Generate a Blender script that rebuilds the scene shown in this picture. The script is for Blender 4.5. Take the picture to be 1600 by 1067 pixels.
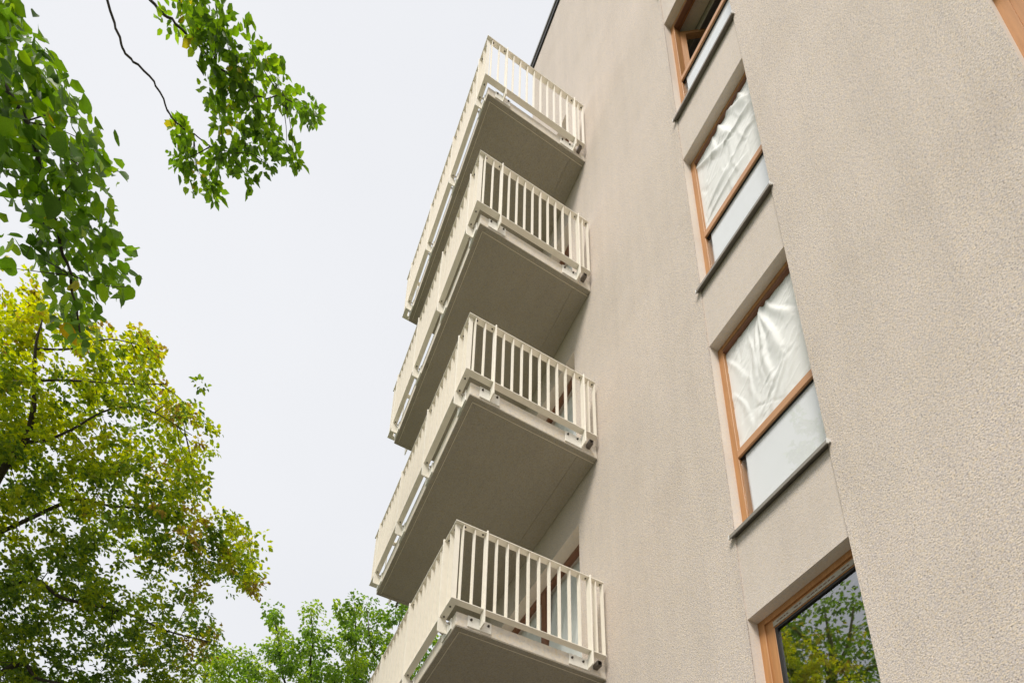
import bpy, math, random
import numpy as np
from mathutils import Vector, Matrix

for o in list(bpy.data.objects):
    bpy.data.objects.remove(o, do_unlink=True)
SC = bpy.context.scene
COL = SC.collection
RNG = np.random.default_rng(11)
random.seed(5)

# ------------------------------------------------------------------ camera
CAM = np.array([4.153, -3.2026, -0.232])
AZ, EL, ROLL = map(math.radians, (65.5717, 21.9912, 2.4558))
FPX, U0, V0 = 1077.39, 735.92, 1366.29          # lens and optical centre for a 1600 x 1067 picture
fw = np.array([-math.sin(AZ)*math.cos(EL), math.cos(AZ)*math.cos(EL), math.sin(EL)])
rt = np.array([math.cos(AZ), math.sin(AZ), 0.0])
up = np.cross(rt, fw)
R0 = math.cos(ROLL)*rt + math.sin(ROLL)*up
U_ = -math.sin(ROLL)*rt + math.cos(ROLL)*up
cd = bpy.data.cameras.new('camera')
cam = bpy.data.objects.new('camera', cd)
COL.objects.link(cam)
cam.matrix_world = Matrix(((R0[0], U_[0], -fw[0], CAM[0]), (R0[1], U_[1], -fw[1], CAM[1]),
                           (R0[2], U_[2], -fw[2], CAM[2]), (0, 0, 0, 1)))
cd.sensor_fit = 'HORIZONTAL'
cd.sensor_width = 36.0
cd.lens = FPX/1600*36
cd.shift_x = (800-U0)/1600
cd.shift_y = (V0-533.5)/1600
cd.clip_start = 0.05
cd.clip_end = 2000
SC.camera = cam

# ------------------------------------------------------------------ sky, sun, exposure
SUN_EL, SUN_AZ = math.radians(50), math.radians(142)     # azimuth clockwise from +Y
to_sun = Vector((math.sin(SUN_AZ)*math.cos(SUN_EL), math.cos(SUN_AZ)*math.cos(SUN_EL), math.sin(SUN_EL)))
W = bpy.data.worlds.new('World')
SC.world = W
W.use_nodes = True
nt = W.node_tree
nt.nodes.clear()
wo = nt.nodes.new('ShaderNodeOutputWorld')
bg = nt.nodes.new('ShaderNodeBackground')
sky = nt.nodes.new('ShaderNodeTexSky')
sky.sky_type = 'NISHITA'
sky.sun_disc = False
sky.sun_elevation = SUN_EL
sky.sun_rotation = SUN_AZ
sky.dust_density = 4
tc = nt.nodes.new('ShaderNodeTexCoord')
nz = nt.nodes.new('ShaderNodeTexNoise')
nz.inputs['Scale'].default_value = 1.6
nz.inputs['Detail'].default_value = 4
nt.links.new(tc.outputs['Generated'], nz.inputs['Vector'])
rp = nt.nodes.new('ShaderNodeValToRGB')                    # the even cloud cover
rp.color_ramp.elements[0].position = 0.3
rp.color_ramp.elements[0].color = (3.72, 3.77, 3.92, 1)
rp.color_ramp.elements[1].position = 0.7
rp.color_ramp.elements[1].color = (3.98, 4.02, 4.13, 1)
nt.links.new(nz.outputs['Fac'], rp.inputs['Fac'])
mx = nt.nodes.new('ShaderNodeMix')
mx.data_type = 'RGBA'
mx.inputs['Factor'].default_value = 0.96
nt.links.new(sky.outputs['Color'], mx.inputs[6])
nt.links.new(rp.outputs['Color'], mx.inputs[7])
nt.links.new(mx.outputs[2], bg.inputs['Color'])
bg.inputs['Strength'].default_value = 0.1
nt.links.new(bg.outputs['Background'], wo.inputs['Surface'])
sd = bpy.data.lights.new('sun', 'SUN')
sd.energy = 1.5
sd.angle = math.radians(22)
sd.color = (1.0, 0.94, 0.85)
sun = bpy.data.objects.new('sun', sd)
COL.objects.link(sun)
sun.rotation_euler = (-to_sun).to_track_quat('-Z', 'Y').to_euler()
vs = SC.view_settings
vs.view_transform = 'Standard'
vs.look = 'None'
vs.exposure = 1.19
vs.gamma = 1
vs.use_curve_mapping = False


# ------------------------------------------------------------------ helpers
def P(u, v, t):
    """point at t metres from the photographer along the sight line through picture point (u, v)"""
    d = R0*((u-U0)/FPX) + U_*(-(v-V0)/FPX) + fw
    return CAM + d/np.linalg.norm(d)*t


YM = 0.15     # the glass plane of the windows


def PM(u, v, t):
    """the place that shows in the window glass at (u, v), t metres of sight line away"""
    q = P(u, v, t)
    return np.array([q[0], 2*YM-q[1], q[2]])


def tag(o, label=None, category=None, group=None, kind=None):
    if label: o['label'] = label
    if category: o['category'] = category
    if group: o['group'] = group
    if kind: o['kind'] = kind
    return o


def empty(name, loc=(0, 0, 0)):
    o = bpy.data.objects.new(name, None)
    COL.objects.link(o)
    o.location = loc
    o.empty_display_size = 0.3
    return o


def link(name, me, parent=None, loc=(0, 0, 0)):
    o = bpy.data.objects.new(name, me)
    COL.objects.link(o)
    o.location = loc
    if parent is not None:
        o.parent = parent
    return o


class MB:
    """collects boxes and faces for one mesh"""
    def __init__(s):
        s.v, s.f = [], []

    def quad(s, a, b, c, d):
        n = len(s.v)
        s.v += [tuple(a), tuple(b), tuple(c), tuple(d)]
        s.f.append((n, n+1, n+2, n+3))

    def box(s, x0, x1, y0, y1, z0, z1):
        n = len(s.v)
        s.v += [(x0, y0, z0), (x1, y0, z0), (x1, y1, z0), (x0, y1, z0), (x0, y0, z1), (x1, y0, z1), (x1, y1, z1), (x0, y1, z1)]
        s.f += [tuple(n+i for i in q) for q in ((3, 2, 1, 0), (4, 5, 6, 7), (0, 1, 5, 4), (1, 2, 6, 5), (2, 3, 7, 6), (3, 0, 4, 7))]
        return s

    def prism(s, pts, ax, a0, a1):
        """polygon pts in the plane normal to axis ax, extruded a0..a1"""
        n, k = len(s.v), len(pts)
        for a in (a0, a1):
            for p, q in pts:
                s.v.append({0: (a, p, q), 1: (p, a, q), 2: (p, q, a)}[ax])
        s.f.append(tuple(n+i for i in range(k))[::-1])
        s.f.append(tuple(n+k+i for i in range(k)))
        for i in range(k):
            j = (i+1) % k
            s.f.append((n+i, n+j, n+k+j, n+k+i))
        return s

    def mesh(s, name, mat, bevel=0.0, smooth=False):
        me = bpy.data.meshes.new(name)
        me.from_pydata(s.v, [], s.f)
        me.materials.append(mat)
        import bmesh
        bm = bmesh.new()
        bm.from_mesh(me)
        bmesh.ops.recalc_face_normals(bm, faces=bm.faces)
        if bevel:
            bmesh.ops.bevel(bm, geom=list(bm.edges), offset=bevel, segments=1, affect='EDGES', clamp_overlap=True)
        bm.to_mesh(me)
        bm.free()
        if smooth:
            me.shade_smooth()
        return me

    def build(s, name, mat, parent=None, bevel=0.0, loc=(0, 0, 0)):
        return link(name, s.mesh(name, mat, bevel), parent, loc)


def tube_data(pts, rad, sides=7):
    pts = [np.array(p, float) for p in pts]
    v, f = [], []
    n = len(pts)
    ref = np.array([0.31, 0.52, 0.79])
    for i, p in enumerate(pts):
        t = pts[min(i+1, n-1)]-pts[max(i-1, 0)]
        t /= np.linalg.norm(t)+1e-9
        a = np.cross(t, ref)
        a /= np.linalg.norm(a)+1e-9
        b = np.cross(t, a)
        for k in range(sides):
            an = 2*math.pi*k/sides
            v.append(p+rad[i]*(math.cos(an)*a+math.sin(an)*b))
    for i in range(n-1):
        for k in range(sides):
            k2 = (k+1) % sides
            f.append((i*sides+k, i*sides+k2, (i+1)*sides+k2, (i+1)*sides+k))
    f.append(tuple(range(sides))[::-1])
    f.append(tuple((n-1)*sides+k for k in range(sides)))
    return v, f


def tubes(name, lst, mat, parent, sides=7):
    V, F = [], []
    for pts, rad in lst:
        v, f = tube_data(pts, rad, sides)
        n = len(V)
        V += [tuple(q) for q in v]
        F += [tuple(n+i for i in q) for q in f]
    me = bpy.data.meshes.new(name)
    me.from_pydata(V, [], F)
    me.materials.append(mat)
    me.shade_smooth()
    return link(name, me, parent)


def smooth_path(pts, n=6, jit=0.0):
    """Catmull-Rom through pts"""
    pts = [np.array(p, float) for p in pts]
    q = [2*pts[0]-pts[1]]+pts+[2*pts[-1]-pts[-2]]
    out = []
    for i in range(1, len(q)-2):
        for k in range(n):
            t = k/n
            a, b, c, d = q[i-1], q[i], q[i+1], q[i+2]
            out.append(0.5*((2*b)+(c-a)*t+(2*a-5*b+4*c-d)*t*t+(3*b-a-3*c+d)*t**3))
    out.append(pts[-1])
    if jit:
        for i in range(1, len(out)-1):
            out[i] = out[i]+RNG.normal(0, jit, 3)
    return out


def branch(pts, r0, r1, n=6, jit=0.0):
    q = smooth_path(pts, n, jit)
    return (q, [r0+(r1-r0)*i/(len(q)-1) for i in range(len(q))])


# ------------------------------------------------------------------ materials
def new_mat(name):
    m = bpy.data.materials.new(name)
    m.use_nodes = True
    t = m.node_tree
    return m, t, t.nodes['Principled BSDF']


def nd(t, typ, **kw):
    n = t.nodes.new(typ)
    for k, v in kw.items():
        if k in n.inputs.keys():
            n.inputs[k].default_value = v
        else:
            setattr(n, k, v)
    return n


def ramp(t, src, stops):
    r = t.nodes.new('ShaderNodeValToRGB')
    e = r.color_ramp.elements
    while len(e) > 1:
        e.remove(e[-1])
    e[0].position, e[0].color = stops[0][0], (*stops[0][1], 1)
    for p, c in stops[1:]:
        q = e.new(p)
        q.color = (*c, 1)
    t.links.new(src, r.inputs['Fac'])
    return r.outputs['Color']


def mul(t, a, b, fac=1.0, typ='MULTIPLY'):
    m = t.nodes.new('ShaderNodeMix')
    m.data_type = 'RGBA'
    m.blend_type = typ
    m.inputs['Factor'].default_value = fac
    t.links.new(a, m.inputs[6])
    t.links.new(b, m.inputs[7])
    return m.outputs[2]


def g(x):
    return (x, x, x)


def plaster(name, base, grain, bump, dist, contrast, streak=0.0, pits=False, stains=False):
    m, t, b = new_mat(name)
    c = nd(t, 'ShaderNodeTexCoord')
    n1 = nd(t, 'ShaderNodeTexNoise', Scale=grain, Detail=3.0, Roughness=0.72)
    n2 = nd(t, 'ShaderNodeTexNoise', Scale=grain*0.42, Detail=2.0)
    n3 = nd(t, 'ShaderNodeTexNoise', Scale=0.9, Detail=5.0, Roughness=0.6)
    n4 = nd(t, 'ShaderNodeTexVoronoi', Scale=grain*0.75)
    for n in (n1, n2, n3, n4):
        t.links.new(c.outputs['Object'], n.inputs['Vector'])
    # mineral grains of the render: cream, grey and a few ochre ones
    col = ramp(t, n4.outputs['Color'], [(0.0, tuple(x*y for x, y in zip(base, (0.88, 0.9, 0.98)))), (0.35, base),
                                        (0.62, tuple(x*y for x, y in zip(base, (1.06, 1.05, 1.04)))),
                                        (0.86, tuple(x*y for x, y in zip(base, (1.02, 0.97, 0.86)))), (1.0, tuple(x*1.12 for x in base))])
    lo = 1-contrast
    col = mul(t, col, ramp(t, n1.outputs['Fac'], [(0.30, g(lo)), (0.47, g(1.0)), (0.68, g(1+contrast*0.35))]))
    col = mul(t, col, ramp(t, n3.outputs['Fac'], [(0.25, (0.93, 0.92, 0.91)), (0.5, (1, 1, 1)), (0.78, (1.05, 1.045, 1.055))]))
    if streak:
        mp = nd(t, 'ShaderNodeMapping')
        mp.inputs['Scale'].default_value = (5.0, 5.0, 0.35)
        t.links.new(c.outputs['Object'], mp.inputs['Vector'])
        n5 = nd(t, 'ShaderNodeTexNoise', Scale=1.0, Detail=4.0, Roughness=0.65)
        t.links.new(mp.outputs['Vector'], n5.inputs['Vector'])
        col = mul(t, col, ramp(t, n5.outputs['Fac'], [(0.3, g(1-streak)), (0.55, g(1.0)), (0.8, g(1+streak*0.4))]))
    if stains:    # damp marks and formwork smears
        ns = nd(t, 'ShaderNodeTexNoise', Scale=2.3, Detail=6.0, Roughness=0.7)
        mp2 = nd(t, 'ShaderNodeMapping')
        mp2.inputs['Scale'].default_value = (1.0, 1.9, 1.0)
        t.links.new(c.outputs['Object'], mp2.inputs['Vector'])
        t.links.new(mp2.outputs['Vector'], ns.inputs['Vector'])
        col = mul(t, col, ramp(t, ns.outputs['Fac'], [(0.27, (0.66, 0.63, 0.60)), (0.335, (0.96, 0.96, 0.95)), (0.6, (1, 1, 1)), (0.72, (1.04, 1.04, 1.03))]))
    if pits:      # open pores between the grains of the scraped coat
        np_ = nd(t, 'ShaderNodeTexNoise', Scale=112.0, Detail=3.0, Roughness=0.8)
        t.links.new(c.outputs['Object'], np_.inputs['Vector'])
        col = mul(t, col, ramp(t, np_.outputs['Fac'], [(0.34, (0.22, 0.205, 0.20)), (0.41, (0.74, 0.73, 0.73)), (0.46, (1, 1, 1)), (0.60, (1.16, 1.16, 1.16))]))
        ng = nd(t, 'ShaderNodeTexVoronoi', Scale=130.0)
        t.links.new(c.outputs['Object'], ng.inputs['Vector'])
        col = mul(t, col, ramp(t, ng.outputs['Color'], [(0.0, (0.78, 0.78, 0.82)), (0.3, (0.95, 0.95, 0.97)), (0.6, (1.03, 1.03, 1.02)), (0.85, (1.07, 1.03, 0.93)), (1.0, (1.15, 1.14, 1.15))]))
    t.links.new(col, b.inputs['Base Color'])
    b.inputs['Roughness'].default_value = 0.92
    b.inputs['Specular IOR Level'].default_value = 0.2
    mm = nd(t, 'ShaderNodeMath', operation='ADD')
    t.links.new((np_ if pits else n1).outputs['Fac'], mm.inputs[0])
    t.links.new(n2.outputs['Fac'], mm.inputs[1])
    bp = nd(t, 'ShaderNodeBump', Strength=bump, Distance=dist)
    t.links.new(mm.outputs[0], bp.inputs['Height'])
    t.links.new(bp.outputs['Normal'], b.inputs['Normal'])
    return m


def plain(name, col, rough=0.5, metal=0.0, spec=0.5, var=0.0, scale=8.0, bump=0.0):
    m, t, b = new_mat(name)
    b.inputs['Base Color'].default_value = (*col, 1)
    b.inputs['Roughness'].default_value = rough
    b.inputs['Metallic'].default_value = metal
    b.inputs['Specular IOR Level'].default_value = spec
    if var or bump:
        c = nd(t, 'ShaderNodeTexCoord')
        n = nd(t, 'ShaderNodeTexNoise', Scale=scale, Detail=5.0, Roughness=0.6)
        t.links.new(c.outputs['Object'], n.inputs['Vector'])
        if var:
            t.links.new(ramp(t, n.outputs['Fac'], [(0.3, tuple(x*(1-var) for x in col)), (0.52, col), (0.75, tuple(min(1, x*(1+var*0.5)) for x in col))]), b.inputs['Base Color'])
        if bump:
            bp = nd(t, 'ShaderNodeBump', Strength=bump, Distance=0.004)
            t.links.new(n.outputs['Fac'], bp.inputs['Height'])
            t.links.new(bp.outputs['Normal'], b.inputs['Normal'])
    return m


def wood(name, a, b_, along=2):
    m, t, b = new_mat(name)
    c = nd(t, 'ShaderNodeTexCoord')
    mp = nd(t, 'ShaderNodeMapping')
    s = [55.0, 55.0, 55.0]
    s[along] = 2.5
    mp.inputs['Scale'].default_value = s
    t.links.new(c.outputs['Object'], mp.inputs['Vector'])
    n = nd(t, 'ShaderNodeTexNoise', Scale=1.0, Detail=4.0, Roughness=0.6)
    t.links.new(mp.outputs['Vector'], n.inputs['Vector'])
    t.links.new(ramp(t, n.outputs['Fac'], [(0.28, a), (0.72, b_)]), b.inputs['Base Color'])
    b.inputs['Roughness'].default_value = 0.45
    return m


def glass(name, ior, tint=(0.85, 0.92, 0.9)):
    m, t, b = new_mat(name)
    t.nodes.remove(b)
    fr = nd(t, 'ShaderNodeFresnel')
    ge = nd(t, 'ShaderNodeNewGeometry')            # a pane has two faces: the same reflectance from either side
    mr = nd(t, 'ShaderNodeMapRange')
    mr.inputs['To Min'].default_value = ior
    mr.inputs['To Max'].default_value = 1/ior
    t.links.new(ge.outputs['Backfacing'], mr.inputs['Value'])
    t.links.new(mr.outputs['Result'], fr.inputs['IOR'])
    tr = nd(t, 'ShaderNodeBsdfTransparent')
    tr.inputs['Color'].default_value = (*tint, 1)
    gl = nd(t, 'ShaderNodeBsdfGlossy', Roughness=0.015)
    gl.inputs['Color'].default_value = (0.95, 0.97, 1.0, 1)
    # panes are never quite flat
    c = nd(t, 'ShaderNodeTexCoord')
    n = nd(t, 'ShaderNodeTexNoise', Scale=2.2, Detail=1.0)
    t.links.new(c.outputs['Object'], n.inputs['Vector'])
    bp = nd(t, 'ShaderNodeBump', Strength=0.012, Distance=0.02)
    t.links.new(n.outputs['Fac'], bp.inputs['Height'])
    t.links.new(bp.outputs['Normal'], gl.inputs['Normal'])
    mxs = nd(t, 'ShaderNodeMixShader')
    t.links.new(fr.outputs['Fac'], mxs.inputs[0])
    t.links.new(tr.outputs[0], mxs.inputs[1])
    t.links.new(gl.outputs[0], mxs.inputs[2])
    t.links.new(mxs.outputs[0], t.nodes['Material Output'].inputs['Surface'])
    return m


def leaf_mat(name, stops, trans=0.45, attr=True):
    """stops: colour ramp over each leaf's own tint value"""
    m, t, b = new_mat(name)
    if attr:
        a = nd(t, 'ShaderNodeAttribute')
        a.attribute_name = 'tint'
        src = a.outputs['Fac']
    else:
        a = nd(t, 'ShaderNodeObjectInfo')
        src = a.outputs['Random']
    col = ramp(t, src, stops)
    c = nd(t, 'ShaderNodeTexCoord')
    n = nd(t, 'ShaderNodeTexNoise', Scale=22.0, Detail=3.0)
    t.links.new(c.outputs['Object'], n.inputs['Vector'])
    col = mul(t, col, ramp(t, n.outputs['Fac'], [(0.3, g(0.8)), (0.7, g(1.15))]))
    t.links.new(col, b.inputs['Base Color'])
    b.inputs['Roughness'].default_value = 0.42
    b.inputs['Specular IOR Level'].default_value = 0.4
    tl = nd(t, 'ShaderNodeBsdfTranslucent')
    hs = nd(t, 'ShaderNodeHueSaturation', Saturation=1.1, Value=1.9)
    t.links.new(col, hs.inputs['Color'])
    t.links.new(hs.outputs['Color'], tl.inputs['Color'])
    mxs = nd(t, 'ShaderNodeMixShader')
    mxs.inputs[0].default_value = trans
    t.links.new(b.outputs[0], mxs.inputs[1])
    t.links.new(tl.outputs[0], mxs.inputs[2])
    t.links.new(mxs.outputs[0], t.nodes['Material Output'].inputs['Surface'])
    return m


M = {}
WALL = (0.622, 0.558, 0.505)
M['rough'] = plaster('rough_render', WALL, 200.0, 0.6, 0.007, 0.40, 0.07, True)
M['smooth'] = plaster('fine_render', (0.635, 0.57, 0.515), 210.0, 0.6, 0.004, 0.30, 0.05)
M['reveal'] = plaster('reveal_render', (0.76, 0.69, 0.62), 190.0, 0.35, 0.002, 0.10)
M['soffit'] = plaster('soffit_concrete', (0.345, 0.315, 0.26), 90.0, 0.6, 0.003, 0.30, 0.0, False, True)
M['slab'] = plaster('slab_edge_paint', (0.74, 0.68, 0.59), 60.0, 0.25, 0.002, 0.07, 0.10)
M['groove_edge'] = plain('groove_highlight', (0.74, 0.67, 0.54), 0.6)
M['cream'] = plain('cream_powder_coat', (0.89, 0.84, 0.74), 0.38, var=0.05, scale=14)
M['plate'] = plain('cream_plate_paint', (0.87, 0.84, 0.77), 0.42, var=0.07, scale=18)
M['steel'] = plain('dark_bolt_steel', (0.10, 0.085, 0.07), 0.45, 0.7)
M['zinc'] = plain('zinc_bolt', (0.45, 0.42, 0.38), 0.35, 0.9)
M['spout'] = plain('spout_metal', (0.16, 0.14, 0.12), 0.4, 0.6)
M['wood_v'] = wood('pine_glaze_upright', (0.40, 0.185, 0.066), (0.53, 0.262, 0.10), 2)
M['wood_h'] = wood('pine_glaze_crosswise', (0.45, 0.22, 0.10), (0.60, 0.32, 0.155), 0)
M['wood_d'] = wood('dark_frame_wood', (0.16, 0.065, 0.03), (0.24, 0.10, 0.05), 0)  # darker brown, for head pieces and door frames
M['gasket'] = plain('black_gasket', (0.012, 0.011, 0.011), 0.6)
M['sill'] = plain('sill_sheet', (0.30, 0.275, 0.24), 0.45, 0.35, var=0.1, scale=6)
M['sillcap'] = plain('sill_end_cap', (0.75, 0.74, 0.72), 0.4)
M['glass'] = glass('window_glass', 3.8)
M['glass_clear'] = glass('door_glass', 1.5, (0.95, 0.97, 0.97))
M['backing'] = plain('white_backing', (0.82, 0.81, 0.83), 0.6, var=0.02, scale=2)
M['tape'] = plain('beige_tape', (0.42, 0.38, 0.31), 0.6, var=0.2, scale=10)
M['ink'] = plain('tape_print', (0.16, 0.06, 0.04), 0.6)
M['roof_band'] = plain('dark_roof_band', (0.018, 0.017, 0.018), 0.6)
M['cap'] = plain('roof_cap_sheet', (0.30, 0.29, 0.28), 0.4, 0.3)
M['inside'] = plain('interior_plaster', (0.5, 0.47, 0.42), 0.9)
M['bark'] = plain('bark', (0.055, 0.045, 0.035), 0.9, var=0.5, scale=12, bump=0.8)
M['bark_y'] = plain('lichen_bark', (0.20, 0.19, 0.06), 0.9, var=0.4, scale=9, bump=0.8)
M['grass'] = plain('lawn', (0.07, 0.085, 0.04), 0.95, var=0.35, scale=1.5)
M['paving'] = plain('paving', (0.15, 0.14, 0.125), 0.9, var=0.15, scale=4)
# thin polythene sheet
m, t, b = new_mat('polythene_sheet')
b.inputs['Base Color'].default_value = (0.90, 0.91, 0.90, 1)
b.inputs['Roughness'].default_value = 0.75
b.inputs['Specular IOR Level'].default_value = 0.2
tl = nd(t, 'ShaderNodeBsdfTranslucent')
tl.inputs['Color'].default_value = (0.8, 0.82, 0.8, 1)
mxs = nd(t, 'ShaderNodeMixShader')
mxs.inputs[0].default_value = 0.12
t.links.new(b.outputs[0], mxs.inputs[1])
t.links.new(tl.outputs[0], mxs.inputs[2])
t.links.new(mxs.outputs[0], t.nodes['Material Output'].inputs['Surface'])
M['film'] = m
M['leaf_near'] = leaf_mat('linden_leaf', [(0.0, (0.065, 0.125, 0.016)), (0.35, (0.12, 0.23, 0.024)), (0.7, (0.19, 0.33, 0.03)),
                                          (0.97, (0.29, 0.41, 0.04)), (0.992, (0.5, 0.33, 0.04))], 0.5, False)
M['leaf_linden'] = leaf_mat('linden_foliage', [(0.0, (0.07, 0.13, 0.018)), (0.5, (0.15, 0.26, 0.026)), (0.97, (0.25, 0.36, 0.036)), (1.0, (0.38, 0.33, 0.04))], 0.5)
M['leaf_maple'] = leaf_mat('maple_foliage', [(0.0, (0.085, 0.145, 0.028)), (0.3, (0.215, 0.29, 0.032)), (0.6, (0.385, 0.425, 0.036)), (0.86, (0.52, 0.515, 0.045)), (0.93, (0.36, 0.30, 0.045)), (1.0, (0.26, 0.18, 0.05))], 0.52)
M['leaf_pale'] = leaf_mat('pale_foliage', [(0.0, (0.08, 0.15, 0.025)), (0.5, (0.17, 0.275, 0.035)), (1.0, (0.33, 0.42, 0.05))], 0.5)

# ------------------------------------------------------------------ ground
GZ = -1.85
b = MB()
b.quad((-900, -900, GZ), (900, -900, GZ), (900, 900, GZ), (-900, 900, GZ))
tag(b.build('ground', M['grass']), kind='structure')
b = MB()
b.quad((-40, -4.6, GZ+0.004), (40, -4.6, GZ+0.004), (40, -0.02, GZ+0.004), (-40, -0.02, GZ+0.004))
tag(b.build('pavement', M['paving']), kind='structure')

# ------------------------------------------------------------------ the apartment building
H = 2.95
Z4 = 4.9969
BX0, BX1, BZ1, NOTX, NOTZ = -3.30, 10.0, 19.33, -1.60, 16.2
WX0, WX1, WHEAD, WH = 1.514, 2.305, 3.264, 2.19
RX0, RX1 = 3.704, 4.50
DX0, DX1, DHEAD = -2.46, -0.458, 6.172
RV, RD, TH = 0.104, 0.17, 0.36
bal = []
for k, (dt, db, ds) in enumerate(((0.0913, -0.0007, -0.0106), (0.0947, -0.0081, -0.0216), (-0.1074, -0.0103, -0.0233), (-0.0786, 0.0191, 0.040))):
    z = Z4+(3-k)*H
    bal.append((z+dt, z-0.9811+db, z-1.1996+ds))

build = empty('apartment_building', (0, 0, GZ))
tag(build, 'beige rendered apartment block with stacked cream balconies and wooden windows', 'building')
INV = Matrix.Translation((0, 0, -GZ))


def part(o):
    """keep world coordinates for meshes authored in world space under the building"""
    o.matrix_parent_inverse = INV
    return o


win_rows = [WHEAD+i*H for i in range(-1, 5)]
openings = []
for zh in win_rows:
    openings.append((RX0, RX1, zh-WH, zh))
for i in range(4):
    zt, zb, zs = bal[3-i]
    openings.append((DX0, DX1, zb-0.045, DHEAD+i*H))
strip = (WX0, WX1, GZ, win_rows[-1]+0.6)


def cells(mb, y, holes, flip=False):
    xs = sorted({BX0, NOTX, BX1} | {h[0] for h in holes} | {h[1] for h in holes})
    zs = sorted({GZ, NOTZ, BZ1} | {h[2] for h in holes} | {h[3] for h in holes})
    for i in range(len(xs)-1):
        for j in range(len(zs)-1):
            cx, cz = (xs[i]+xs[i+1])/2, (zs[j]+zs[j+1])/2
            if cx < NOTX and cz > NOTZ: continue
            if any(h[0] < cx < h[1] and h[2] < cz < h[3] for h in holes): continue
            mb.quad((xs[i], y, zs[j]), (xs[i+1], y, zs[j]), (xs[i+1], y, zs[j+1]), (xs[i], y, zs[j+1]))


def raw(mb, name, mat, parent=None):
    me = bpy.data.meshes.new(name)
    me.from_pydata(mb.v, [], mb.f)
    me.materials.append(mat)
    return link(name, me, parent)


f = MB()
cells(f, 0.0, openings+[strip])
# end wall, notch wall, back
f.quad((BX0, 0, GZ), (BX0, 0, NOTZ), (BX0, 9, NOTZ), (BX0, 9, GZ))
f.quad((NOTX, 0, NOTZ), (NOTX, 0, BZ1), (NOTX, 9, BZ1), (NOTX, 9, NOTZ))
f.quad((BX1, 0, GZ), (BX1, 9, GZ), (BX1, 9, BZ1), (BX1, 0, BZ1))
f.quad((BX0, 9, GZ), (BX0, 9, NOTZ), (NOTX, 9, NOTZ), (NOTX, 9, GZ))
f.quad((NOTX, 9, GZ), (NOTX, 9, BZ1), (BX1, 9, BZ1), (BX1, 9, GZ))
# shallow step round the strip of fine render
SD = 0.012
for x in (WX0, WX1):
    f.quad((x, 0, strip[2]), (x, SD, strip[2]), (x, SD, strip[3]), (x, 0, strip[3]))
f.quad((WX0, 0, strip[3]), (WX1, 0, strip[3]), (WX1, SD, strip[3]), (WX0, SD, strip[3]))
part(raw(f, 'facade', M['rough'], build))
# inside faces, floors and roofs
f = MB()
holes_in = openings+[(WX0, WX1, zh-WH, zh) for zh in win_rows]
cells(f, TH, holes_in)
for i in range(-1, 5):
    zf = (bal[3-i][1] if 0 <= i < 4 else Z4+i*H-0.981)-0.05
    if zf > GZ+0.5:
        f.box(BX0+0.05, BX1-0.05, TH+0.002, 8.9, zf-0.22, zf)
f.quad((0.6, TH, GZ), (0.6, 8.9, GZ), (0.6, 8.9, BZ1-0.3), (0.6, TH, BZ1-0.3))
f.quad((BX0, 3.6, GZ), (BX1, 3.6, GZ), (BX1, 3.6, NOTZ-0.3), (BX0, 3.6, NOTZ-0.3))
part(raw(f, 'interior_wall', M['inside'], build))
f = MB()
f.quad((BX0, 0, NOTZ), (NOTX, 0, NOTZ), (NOTX, 9, NOTZ), (BX0, 9, NOTZ))
f.quad((NOTX, 0, BZ1), (BX1, 0, BZ1), (BX1, 9, BZ1), (NOTX, 9, BZ1))
part(raw(f, 'roof', M['cap'], build))
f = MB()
f.box(NOTX-0.03, BX1, -0.03, -0.001, BZ1-0.01, BZ1+0.14)  # near-black band between the wall top and the cap
part(f.build('roof_edge_band', M['roof_band'], build))
f = MB()
f.box(NOTX-0.05, BX1, -0.05, 0.3, BZ1+0.141, BZ1+0.22)
part(f.build('roof_cap', M['cap'], build))

# fine render panels between the windows of the strip
edges = [GZ]+[z for zh in win_rows for z in (zh-WH, zh)]+[strip[3]]
for a, c in zip(edges[::2], edges[1::2]):
    if c-a < 0.02: continue
    f = MB()
    f.quad((WX0, SD, a), (WX1, SD, a), (WX1, SD, c), (WX0, SD, c))
    part(raw(f, 'render_panel', M['smooth'], build))


def reveal(mb, x0, x1, z0, z1, y0, yr=TH):
    mb.quad((x0, y0, z0), (x0, TH, z0), (x0, TH, z1), (x0, y0, z1))
    mb.quad((x1, y0, z0), (x1, y0, z1), (x1, yr, z1), (x1, yr, z0))
    mb.quad((x0, y0, z1), (x0, TH, z1), (x1, TH, z1), (x1, y0, z1))
    mb.quad((x0, y0, z0), (x1, y0, z0), (x1, TH, z0), (x0, TH, z0))


def frame_ring(mb, x0, x1, z0, z1, y0, y1, w, top=None, bot=None):
    top = top or w
    bot = bot or w
    mb.box(x0, x0+w, y0, y1, z0, z1)
    mb.box(x1-w, x1, y0, y1, z0, z1)
    mb.box(x0+w, x1-w, y0+0.001, y1-0.001, z1-top, z1)
    mb.box(x0+w, x1-w, y0+0.001, y1-0.001, z0, z0+bot)


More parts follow.
